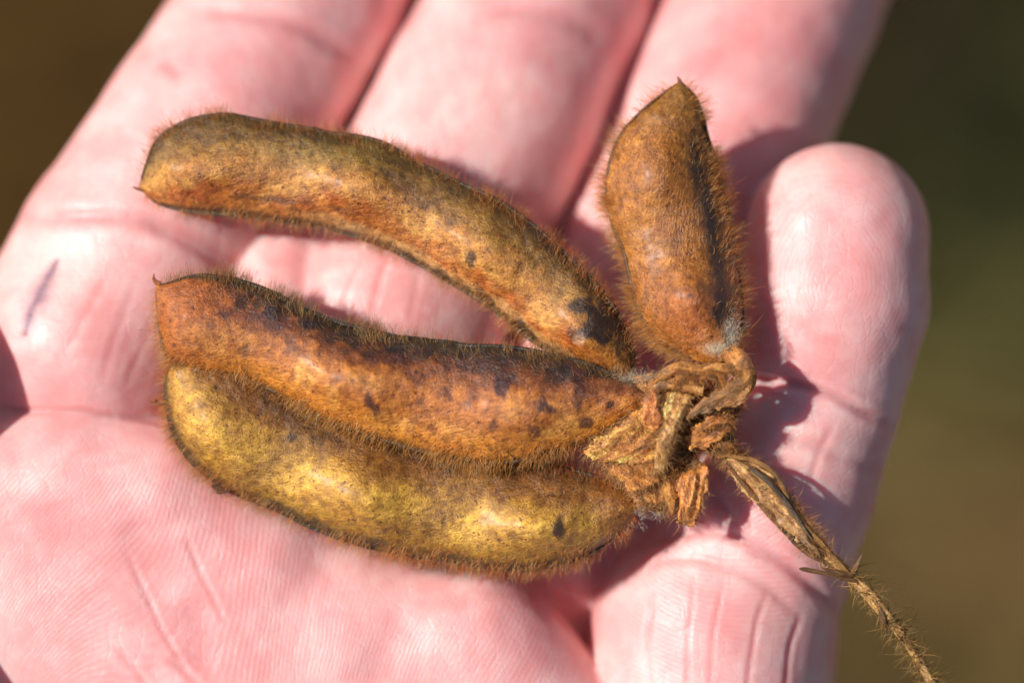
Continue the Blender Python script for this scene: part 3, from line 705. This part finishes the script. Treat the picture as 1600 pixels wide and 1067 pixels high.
pod2 = build_pod('orange brown soybean pod with purple black spots, hooked tip, resting on the yellow pod',
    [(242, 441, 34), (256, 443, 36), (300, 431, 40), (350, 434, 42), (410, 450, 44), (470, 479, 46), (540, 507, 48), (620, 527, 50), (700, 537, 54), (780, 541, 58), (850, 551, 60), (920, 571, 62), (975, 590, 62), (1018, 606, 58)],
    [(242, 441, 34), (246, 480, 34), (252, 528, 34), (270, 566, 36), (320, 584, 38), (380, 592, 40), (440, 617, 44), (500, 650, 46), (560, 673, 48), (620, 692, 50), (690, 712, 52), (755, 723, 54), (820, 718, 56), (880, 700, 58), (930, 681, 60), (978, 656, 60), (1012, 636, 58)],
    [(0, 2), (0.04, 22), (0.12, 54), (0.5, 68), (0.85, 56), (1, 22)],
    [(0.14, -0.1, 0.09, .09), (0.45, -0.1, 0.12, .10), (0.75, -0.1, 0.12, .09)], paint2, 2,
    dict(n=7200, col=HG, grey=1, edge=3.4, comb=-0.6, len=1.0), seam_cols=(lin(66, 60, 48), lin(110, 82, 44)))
pod3 = build_pod('short broad soybean pod, golden brown with a dark streak, standing up against the ring finger',
    [(1064, 126, 6), (1034, 148, 8), (992, 184, 10), (960, 232, 10), (949, 290, 12), (956, 342, 16), (974, 392, 22), (986, 440, 30), (1002, 492, 40), (1030, 532, 50), (1070, 556, 60), (1115, 570, 68)],
    [(1064, 126, 6), (1088, 160, 2), (1106, 215, -2), (1126, 285, 0), (1142, 350, 6), (1152, 420, 16), (1160, 470, 28), (1160, 512, 44), (1152, 540, 58), (1146, 566, 68)],
    [(0, 2), (0.05, 16), (0.15, 44), (0.4, 66), (0.8, 66), (0.95, 40), (1, 14)],
    [(0.33, 0.2, 0.12, .13), (0.76, 0.15, 0.14, .12)], paint3, 3,
    dict(n=6000, col=HG, edge=2.0, comb=-0.9, len=1.15), seam_cols=(lin(96, 66, 32), lin(84, 54, 30)))
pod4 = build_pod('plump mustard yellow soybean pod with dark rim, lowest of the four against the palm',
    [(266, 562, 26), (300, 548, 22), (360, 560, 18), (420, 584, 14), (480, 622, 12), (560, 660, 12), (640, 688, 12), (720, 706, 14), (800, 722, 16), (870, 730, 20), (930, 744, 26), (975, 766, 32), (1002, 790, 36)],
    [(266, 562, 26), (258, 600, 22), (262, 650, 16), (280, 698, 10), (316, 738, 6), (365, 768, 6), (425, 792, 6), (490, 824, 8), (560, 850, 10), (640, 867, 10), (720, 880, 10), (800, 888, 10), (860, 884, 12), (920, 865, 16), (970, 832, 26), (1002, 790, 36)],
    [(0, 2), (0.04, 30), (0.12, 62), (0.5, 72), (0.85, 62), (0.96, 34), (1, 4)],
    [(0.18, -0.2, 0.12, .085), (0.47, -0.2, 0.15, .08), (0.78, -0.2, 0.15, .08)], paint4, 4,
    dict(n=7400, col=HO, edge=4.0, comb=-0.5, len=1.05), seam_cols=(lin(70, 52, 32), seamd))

# hooked beaks of the two pods whose tips show
def tube(name, pts, rad, mat, parent, tint, seed, R=8, lump=0.2, flat=1.0, groove=0.0, label=None):
    q = spline(np.array([(x, y, z, r) for (x, y, z), r in zip(pts, rad)], float), max(8, len(pts)*6))
    C = P(q[:, 0], q[:, 1], q[:, 2]); r = q[:, 3]*S
    t = np.gradient(C, axis=0); t /= np.linalg.norm(t, axis=1, keepdims=True)
    a = np.cross(t, [0, 0, 1.0]); a /= np.maximum(np.linalg.norm(a, axis=1, keepdims=True), 1e-6); b = np.cross(t, a)
    an = 2*np.pi*np.arange(R)/R
    V = C[:, None]+a[:, None]*(np.cos(an)[None, :, None]*r[:, None, None])+b[:, None]*(np.sin(an)[None, :, None]*r[:, None, None]*flat)
    m = len(C); V = V.reshape(-1, 3)
    i, j = np.meshgrid(np.arange(m-1), np.arange(R), indexing='ij'); A = (i*R+j).ravel(); B = (i*R+(j+1) % R).ravel()
    F = np.stack([A, B, B+R, A+R], 1)
    rad_ = V-np.repeat(C, R, 0)
    V = V+rad_*(lump*fbm(V*(9 if not groove else 4), 3, seed))[:, None]
    aa = np.tile(an, m); ss = np.repeat(np.arange(m)/6.0, R)
    if groove:
        g = fbm(np.stack([np.cos(aa)*2.3, np.sin(aa)*2.3, ss*0.35], 1), 3, seed+30)
        V = V+rad_*(groove*(0.35-np.abs(g)*2))[:, None]
    if (normals(V, F)*rad_).sum() < 0: F = F[:, ::-1].copy()
    n = fbm(V*5, 3, seed+1); tc = np.asarray(tint)[None]*(1+0.5*n)[:, None]
    dk = smooth(0.15, 0.45, fbm(V*7, 3, seed+2)); tc = mixc(tc, lin(58, 44, 30), dk*0.7)
    o = new_mesh(name, V, F, mat, parent, {'tint': np.clip(tc, 0.003, 1)})
    o.data.attributes.new('flow', 'FLOAT_VECTOR', 'POINT').data.foreach_set('vector', np.stack([np.cos(aa)*6, np.sin(aa)*6, ss*0.5], 1).astype(np.float32).ravel())
    return o, C, r
tube('beak', [(250, 444, 36), (243, 440, 36), (240, 434, 38), (241, 427, 41)], [5, 3.6, 2.2, 0.5], HUSK, pod2, lin(176, 112, 60), 501)
tube('beak', [(232, 294, -14), (222, 296, -13), (214, 295, -12), (207, 292, -10)], [7, 4.5, 2.6, 0.6], HUSK, pod1, lin(160, 112, 60), 502)
tube('beak', [(1062, 140, 6), (1062, 128, 6), (1058, 120, 7)], [7, 4.0, 0.8], HUSK, pod3, lin(140, 96, 44), 503)
tube('beak', [(272, 566, 30), (264, 561, 32), (258, 556, 34)], [6, 3.6, 0.8], HUSK, pod4, lin(110, 84, 50), 504)

# ------------------------------------------------------------------ withered node where pods and stalk meet
def rand_hairs(o, cnt, lmin, lmax, col, rad=0.5, dirbias=None, parent=None, white=0.1, messy=0.6, bright=1.0, mask=None, upmin=-0.4):
    me = o.data; n = len(me.vertices); V = np.empty(n*3, np.float32); me.vertices.foreach_get('co', V); V = V.reshape(-1, 3).astype(float)
    N = np.empty(n*3, np.float32); me.vertices.foreach_get('normal', N); N = N.reshape(-1, 3).astype(float)
    ok = N[:, 2] > upmin
    if mask is not None:
        px, py = to_px(V); ok &= mask(px, py)
    idx = np.flatnonzero(ok); pick = rng.choice(idx, cnt); nn = N[pick]
    d = nn*0.7+rng.normal(0, messy, (cnt, 3))
    if dirbias is not None: d = d+np.asarray(dirbias)[None]
    d /= np.linalg.norm(d, axis=1, keepdims=True)
    hc = np.asarray(col)[None]*rng.uniform(0.5, 1.5, (cnt, 1)); w = rng.random(cnt) < white
    hc[w] = lin(215, 195, 155)*rng.uniform(.6, 1.0, (w.sum(), 1))
    rt = V[pick]+rng.normal(0, 0.008, (cnt, 3))
    return hair_mesh('fuzz', rt, d, rng.uniform(lmin, lmax, cnt)*S, rng.uniform(0.4, 0.65, cnt)*S*rad/0.5, np.clip(hc*bright, 0, 1), parent or o, bend=0.9)

def strands(o, cnt):
    # loose torn fibres lying along the surface
    me = o.data; n = len(me.vertices); V = np.empty(n*3, np.float32); me.vertices.foreach_get('co', V); V = V.reshape(-1, 3).astype(float)
    N = np.empty(n*3, np.float32); me.vertices.foreach_get('normal', N); N = N.reshape(-1, 3).astype(float)
    pick = rng.choice(np.flatnonzero(N[:, 2] > 0.1), cnt); nn = N[pick]
    d = np.stack([-0.7+0*nn[:, 0], -0.8+0*nn[:, 0], 0*nn[:, 0]], 1)*np.sign(rng.normal(0.5, 1, (cnt, 1)))+rng.normal(0, 0.55, (cnt, 3))
    d -= nn*(d*nn).sum(1, keepdims=True); d /= np.linalg.norm(d, axis=1, keepdims=True); d = d+nn*0.12
    tn = np.where(rng.random((cnt, 1)) < 0.3, lin(96, 60, 32)[None], lin(206, 152, 86)[None])*rng.uniform(.6, 1.3, (cnt, 1))
    hair_mesh('fibre', V[pick]-d*0.06, d, rng.uniform(14, 40, cnt)*S, rng.uniform(.8, 1.9, cnt)*S, np.clip(tn, 0, 1), o, bend=0.35)

def build_node():
    fld = Field((np.arange(880, 1210, 2.6)-800)*S, ((533.5-np.arange(480, 850, 2.6))*S)[::-1], np.arange(-60, 150, 2.6)*S)
    def c(a, b, ra, rb, k=10, cut=False, zs=1.0): fld.cone(P(*a), P(*b), ra*S, rb*S, zs, k*S, cut)
    # short stalks running into each pod
    c((1005, 622, 40), (1060, 640, 46), 20, 26); c((1060, 640, 46), (1130, 630, 48), 26, 20)
    c((1130, 640, 36), (1125, 690, 32), 22, 16); c((1060, 650, 46), (1045, 720, 40), 28, 34)
    c((1045, 720, 40), (1040, 775, 30), 32, 24); c((1040, 770, 30), (1078, 782, 26), 24, 18)
    c((995, 785, 30), (1035, 750, 36), 11, 20)
    for (x, y, z, r) in [(1040, 742, 76, 9), (1004, 764, 60, 7), (1060, 755, 68, 9), (1095, 672, 72, 12), (1030, 700, 78, 8), (1085, 790, 48, 8)]:
        c((x, y, z), (x+6, y+3, z-12), r, r*0.6, 4, True)
    V, F = surface_nets(fld.F, fld.xs, fld.ys, fld.zs)
    V = laplace(V, F, 2, 0.5); n = normals(V, F)
    if (n*(V-V.mean(0))).sum() < 0: F = F[:, ::-1].copy(); n = -n
    px, py = to_px(V)
    rd = 1-np.abs(fbm(V*3.6, 3, 61))*2.4
    Q = np.stack([(V[:, 0]+V[:, 1])*7, (V[:, 0]-V[:, 1])*2.2, V[:, 2]*4], 1)
    V = V+n*((9*fbm(V*2.2, 2, 62)+3.0*rd+9.0*(0.4-np.abs(fbm(Q, 2, 63))*1.6))*S)[:, None]
    m = fbm(V*np.array([3.5, 3.5, 3]), 3, 64); m2 = fbm(np.stack([(V[:, 0]+V[:, 1])*12, (V[:, 0]-V[:, 1])*4, V[:, 2]*8], 1), 3, 65)
    c0 = np.tile(lin(176, 122, 60), (len(V), 1))
    c0 = mixc(c0, lin(206, 166, 106), smooth(0.05, 0.4, m)*0.8)
    c0 = mixc(c0, lin(116, 70, 30), smooth(0.05, -0.35, m)*0.8)
    c0 = mixc(c0, lin(60, 42, 28), smooth(0.12, 0.4, m2)*0.7)
    c0 = mixc(c0, lin(84, 56, 26), np.exp(-((px-1140)/40)**2-((py-640)/40)**2)*0.7)
    c0 = mixc(c0, lin(178, 170, 150), np.exp(-((px-1010)/34)**2-((py-592)/14)**2)*0.8)
    o = new_mesh('flower_node', V, F, HUSK, sprig, {'tint': c0})
    o.data.attributes.new('flow', 'FLOAT_VECTOR', 'POINT').data.foreach_set('vector', (V*np.array([14, 6, 10])).astype(np.float32).ravel())
    o['label'] = 'crumpled hairy brown knot where the four pods join'
    rand_hairs(o, 2600, 6, 20, lin(222, 166, 92), 0.34, messy=0.7, white=0.25)
    strands(o, 260)
    rand_hairs(o, 400, 8, 20, lin(225, 215, 195), 0.36, dirbias=(-0.8, 0.3, 0), mask=lambda x, y: (x < 1035) & (y < 606))
    return o
node = build_node()

# crumpled flakes of the calyx round the knot
def flake(name, outline, z, seed, tint, amp=9, thick=3.2, curl=(0, 0), parent=None, hairs=700, bias=(-.8, -.2, 0), fold=None, ang=45):
    """a thin crumpled sheet with real thickness over a polygon given in pixels"""
    P2 = np.array(outline, float); lo = P2.min(0)-3; hi = P2.max(0)+3; st = 2.6
    gx = np.arange(lo[0], hi[0], st); gy = np.arange(lo[1], hi[1], st)
    X, Y = np.meshgrid(gx, gy, indexing='ij'); x, y = X.ravel(), Y.ravel()
    ins = np.zeros(len(x), bool); j = len(P2)-1
    wx = x+3.5*vnoise(np.stack([x/9, y/9, 0*x], 1), seed+7); wy = y+3.5*vnoise(np.stack([x/9, y/9, 0*x+5], 1), seed+8)
    for i in range(len(P2)):
        xi, yi = P2[i]; xj, yj = P2[j]
        ins ^= ((yi > wy) != (yj > wy)) & (wx < (xj-xi)*(wy-yi)/(yj-yi+1e-12)+xi); j = i
    cx, cy = P2.mean(0)
    ca, sa = math.cos(math.radians(ang)), math.sin(math.radians(ang)); fu_ = (x-cx)*ca+(y-cy)*sa; fv_ = -(x-cx)*sa+(y-cy)*ca
    pn = np.stack([fu_/70, fv_/20, 0*x], 1); pm = np.stack([fu_/60, fv_/6.5, 0*x], 1)
    zz = z+amp*fbm(pn, 2, seed)+amp*0.45*(1-2*np.abs(fbm(pn*1.6, 2, seed+1)))+amp*0.16*fbm(pm, 2, seed+2)+curl[0]*((x-cx)/30)+curl[1]*((y-cy)/30)
    if fold: zz = zz+fold*(((x-cx)/40)**2+((y-cy)/40)**2)
    ny = len(gy); I, J = np.meshgrid(np.arange(len(gx)-1), np.arange(ny-1), indexing='ij'); a = (I*ny+J).ravel()
    q = np.stack([a, a+1, a+ny+1, a+ny], 1); q = q[ins[q].all(1)]
    use = np.unique(q); mp = np.full(len(x), -1); mp[use] = np.arange(len(use)); q = mp[q]; m = len(use)
    top = P(x[use], y[use], zz[use]); n = normals(top, q)
    if n[:, 2].mean() < 0: q = q[:, ::-1].copy(); n = -n
    bot = top-n*(thick*S)
    e = np.concatenate([q[:, [k, (k+1) % 4]] for k in range(4)]); key = {}
    es = set(map(tuple, e.tolist())); bd = np.array([t for t in es if (t[1], t[0]) not in es])
    side = np.stack([bd[:, 1], bd[:, 0], bd[:, 0]+m, bd[:, 1]+m], 1)
    V = np.vstack([top, bot]); F = np.vstack([q, q[:, ::-1]+m, side])
    W = np.stack([V[:, 0]*ca-V[:, 1]*sa, V[:, 0]*sa+V[:, 1]*ca, V[:, 2]], 1)
    nn = fbm(W*np.array([3, 14, 5]), 3, seed+3); c = np.asarray(tint)[None]*(1+0.55*nn)[:, None]; c = mixc(c, lin(66, 46, 28), smooth(0.16, 0.42, fbm(W*np.array([3.5, 11, 5]), 3, seed+4))*0.7)
    o = new_mesh(name, V, F, HUSK, parent or sprig, {'tint': np.clip(c, 0.003, 1)})
    o.data.attributes.new('flow', 'FLOAT_VECTOR', 'POINT').data.foreach_set('vector', (W*np.array([5, 34, 12])).astype(np.float32).ravel())
    if hairs: rand_hairs(o, hairs, 8, 20, lin(232, 184, 120), 0.32, dirbias=bias, messy=0.45, upmin=-1)
    return o
BR = [
 # left fan of orange fibre
 ([(905, 706), (935, 684), (968, 664), (992, 640), (1012, 628), (1034, 650), (1040, 690), (1020, 720), (985, 728), (950, 722), (925, 716)], 90, 71, (226, 156, 82), 8, dict(hairs=700, bias=(-.9, -.5, 0), ang=-28, fold=-3)),
 ([(928, 716), (960, 712), (1000, 712), (1040, 700), (1040, 745), (1010, 765), (985, 770), (960, 745)], 80, 70, (196, 134, 66), 9, dict(hairs=400, bias=(-.5, -.8, 0), ang=30, fold=-3)),
 # upright flap left of the hollow
 ([(1000, 660), (1004, 625), (1016, 600), (1028, 612), (1030, 640), (1036, 664), (1020, 676)], 106, 78, (214, 134, 66), 6, dict(hairs=160, bias=(0, 1, 0), ang=-80)),
 # broad pale ridge running down the middle
 ([(1034, 616), (1060, 610), (1088, 616), (1078, 640), (1062, 668), (1050, 700), (1040, 740), (1018, 745), (1022, 700), (1036, 660)], 104, 75, (208, 164, 106), 9, dict(hairs=520, bias=(-.2, -.8, 0), ang=112, fold=-6)),
 # smooth dark band up to the right pod
 ([(1178, 566), (1180, 598), (1160, 634), (1128, 640), (1092, 650), (1066, 664), (1078, 640), (1104, 616), (1140, 590)], 108, 72, (140, 100, 50), 7, dict(hairs=90, bias=(.3, .3, 0), ang=-36, fold=-4)),
 ([(1080, 668), (1104, 650), (1150, 640), (1146, 668), (1130, 690), (1108, 700), (1078, 704), (1066, 690)], 86, 73, (176, 116, 52), 11, dict(hairs=80, bias=(.3, -.3, 0), ang=-25, fold=-6)),
 ([(1112, 690), (1146, 668), (1148, 690), (1140, 712), (1120, 716)], 64, 79, (166, 110, 48), 8, dict(hairs=60, bias=(.3, -.3, 0), ang=60)),
 # ragged lower skirt with its torn tab
 ([(1036, 716), (1076, 706), (1104, 722), (1110, 745), (1104, 775), (1092, 800), (1086, 823), (1056, 820), (1062, 780), (1050, 750)], 70, 74, (178, 120, 56), 13, dict(hairs=300, bias=(0, -.6, 0), ang=100, fold=-5)),
 ([(984, 752), (1020, 735), (1056, 740), (1062, 775), (1050, 806), (1030, 792), (1010, 786), (992, 774)], 66, 76, (188, 132, 64), 12, dict(hairs=300, bias=(-.3, -.6, 0), ang=75, fold=-5)),
]
for ol, z, sd_, tn, am, kw in BR: flake('bract', ol, z, sd_, lin(*tn)*1.65, am, **{**kw, 'hairs': int(kw['hairs']*1.8)})
# little stalks of the four pods, the arch along the top and the torn loops
for pts, rd, tn, sd_, fl in [
  ([(990, 600, 62), (1022, 598, 76), (1060, 600, 88), (1100, 606, 92)], [12, 15, 13, 12], (188, 140, 82), 141, .8),
  ([(1012, 598, 78), (1040, 584, 92), (1062, 572, 98), (1092, 578, 100), (1120, 586, 100)], [6, 8, 6, 8, 9], (190, 138, 74), 142, .8),
  ([(1140, 548, 78), (1152, 566, 92), (1164, 586, 92), (1150, 610, 84), (1120, 640, 76)], [15, 17, 18, 16, 15], (170, 118, 60), 143, .9),
  ([(1094, 582, 98), (1112, 574, 104), (1136, 574, 104), (1156, 582, 100)], [5, 6, 7, 8], (204, 152, 84), 144, .8),
  ([(1056, 604, 94), (1066, 588, 104), (1080, 586, 106), (1090, 600, 100)], [3.5, 4, 4, 4], (150, 96, 44), 145, .7),
  ([(1090, 600, 98), (1104, 584, 106), (1122, 586, 106), (1132, 602, 98)], [3.5, 4, 4, 4], (180, 126, 60), 146, .7),
  ([(940, 702, 60), (975, 680, 74), (1000, 660, 86), (1018, 640, 92)], [4, 5, 6, 6], (190, 138, 70), 147, .6),
  ([(1096, 672, 92), (1115, 660, 98), (1136, 656, 94), (1146, 662, 84)], [4, 6, 6, 4], (196, 128, 66), 148, .6),
  ([(1110, 700, 66), (1124, 694, 74), (1142, 700, 74), (1150, 712, 64)], [5, 6, 6, 4], (150, 104, 50), 149, .6)]:
    o, _, _ = tube('pod_stalk', pts, rd, HUSK, sprig, lin(*tn)*1.5, sd_, R=20, lump=0.25, flat=fl, groove=0.5)
    rand_hairs(o, 170, 6, 18, lin(226, 172, 100), 0.32, messy=0.7, upmin=0)

# white woolly tufts where pods break from the knot
def tuft(cx, cy, z, rx, ry, cnt, bias, par):
    a = rng.normal(0, 1, (cnt, 2)); root = P(cx+a[:, 0]*rx, cy+a[:, 1]*ry, z+rng.uniform(-6, 8, cnt)-4*(a**2).sum(1))
    d = rng.normal(0, 0.6, (cnt, 3))+np.array(bias); d /= np.linalg.norm(d, axis=1, keepdims=True)
    return hair_mesh('white_fuzz', root, d, rng.uniform(3, 9, cnt)*S, rng.uniform(.2, .36, cnt)*S, np.clip(lin(255, 246, 228)*rng.uniform(.7, 1.0, (cnt, 1)), 0, 1), par, bend=1.2)
tuft(1144, 520, 92, 7, 15, 260, (0, -.5, .6), pod3)
tuft(1128, 546, 96, 13, 6, 160, (-.4, .1, .6), pod3)
tuft(1000, 588, 94, 26, 5, 240, (-.6, .1, .5), pod2)
tuft(1002, 800, 50, 6, 11, 80, (.2, -.4, .5), pod4)
tuft(1030, 800, 44, 18, 5, 110, (.1, -.7, .3), pod4)

# ------------------------------------------------------------------ dried stalk
stalk, SC, SR = tube('stalk', [(1085, 690, 52), (1120, 696, 56), (1160, 726, 58), (1205, 768, 58), (1250, 820, 56), (1292, 868, 54), (1330, 900, 52), (1362, 932, 48), (1400, 980, 40), (1432, 1025, 30), (1458, 1072, 20), (1490, 1130, 5)],
    [12, 11, 14, 18, 17, 12, 9, 8.5, 7.5, 7, 8, 9], HUSK, sprig, lin(226, 184, 122)*1.15, 81, R=28, lump=0.3, flat=0.5, groove=0.55)
stalk['label'] = 'thin dried hairy stalk trailing off past the finger'
rand_hairs(stalk, 1800, 8, 26, lin(228, 178, 120), 0.36, messy=0.8, upmin=-0.8, mask=lambda x, y: x < 1300)
rand_hairs(stalk, 420, 10, 30, lin(206, 166, 100), 0.42, messy=0.9, upmin=-1, mask=lambda x, y: x >= 1300)
for pts, rd, tn, sd_ in [([(1096, 700, 62), (1140, 712, 70), (1180, 720, 74), (1215, 745, 74), (1240, 800, 70), (1285, 850, 66), (1325, 895, 60)], [3, 4, 4, 4.5, 4, 4, 3], lin(176, 134, 76), 82),
                   ([(1130, 715, 62), (1165, 760, 64), (1210, 812, 62), (1262, 862, 60), (1300, 884, 58)], [3, 4, 4.5, 5, 3], lin(140, 104, 62), 83),
                   ([(1170, 730, 76), (1200, 752, 78), (1232, 790, 76), (1270, 845, 72)], [3, 4, 4, 2], lin(108, 96, 80), 84)]:
    o, _, _ = tube('fibre', pts, rd, HUSK, stalk, tn, sd_, lump=0.5)
flake('stipule', [(1135, 712), (1175, 720), (1210, 742), (1222, 765), (1250, 800), (1262, 840), (1292, 872), (1262, 862), (1232, 832), (1196, 800), (1160, 770), (1140, 740)], 66, 85, lin(228, 182, 124), 8, hairs=260, bias=(-.9, -.5, 0), parent=stalk)
for pts, rd, sd_ in [([(1336, 906, 54), (1310, 900, 58), (1282, 894, 62), (1256, 889, 66), (1248, 888, 67)], [5, 4, 3.4, 3.6, 0.6], 86),
                ([(1334, 900, 56), (1312, 896, 66), (1296, 891, 70), (1282, 886, 74)], [5, 5, 3, .6], 87),
                ([(1330, 900, 54), (1340, 882, 62), (1347, 866, 66)], [5, 3.6, 1.0], 88),
                ([(1372, 940, 44), (1380, 965, 48), (1384, 985, 48)], [3, 4, 1.2], 89)]:
    tube('thorn_bract', pts, rd, HUSK, stalk, lin(132, 98, 54), sd_, lump=0.4)
# curled bristles standing off the far part of the stalk
ii = [i for i in range(len(SC)) if to_px(SC[i:i+1])[0][0] > 1315]
cnt = 270; pk = rng.choice(ii, cnt); d = rng.normal(0, 1, (cnt, 3)); d[:, 2] *= 0.5; d /= np.linalg.norm(d, axis=1, keepdims=True)
hair_mesh('bristle', SC[pk]+rng.normal(0, .02, (cnt, 3)), d, rng.uniform(14, 40, cnt)*S, rng.uniform(.6, 1.2, cnt)*S, np.clip(lin(190, 154, 88)*rng.uniform(.6, 1.3, (cnt, 1)), 0, 1), stalk, bend=1.0)

# little withered floret clinging to the rim of the lowest pod, and a loose stamen at its tip
fo, _, _ = tube('withered_floret', [(332, 758, 24), (342, 766, 22), (350, 768, 24), (356, 762, 28)], [3, 6, 5, 2], HUSK, pod4, lin(120, 76, 44), 91, lump=0.9)
rand_hairs(fo, 30, 5, 12, lin(170, 110, 60), 0.4, messy=1)
tube('withered_floret', [(236, 628, 14), (242, 626, 16), (248, 630, 16)], [2, 4, 1.5], HUSK, pod4, lin(170, 96, 56), 92, lump=0.8)
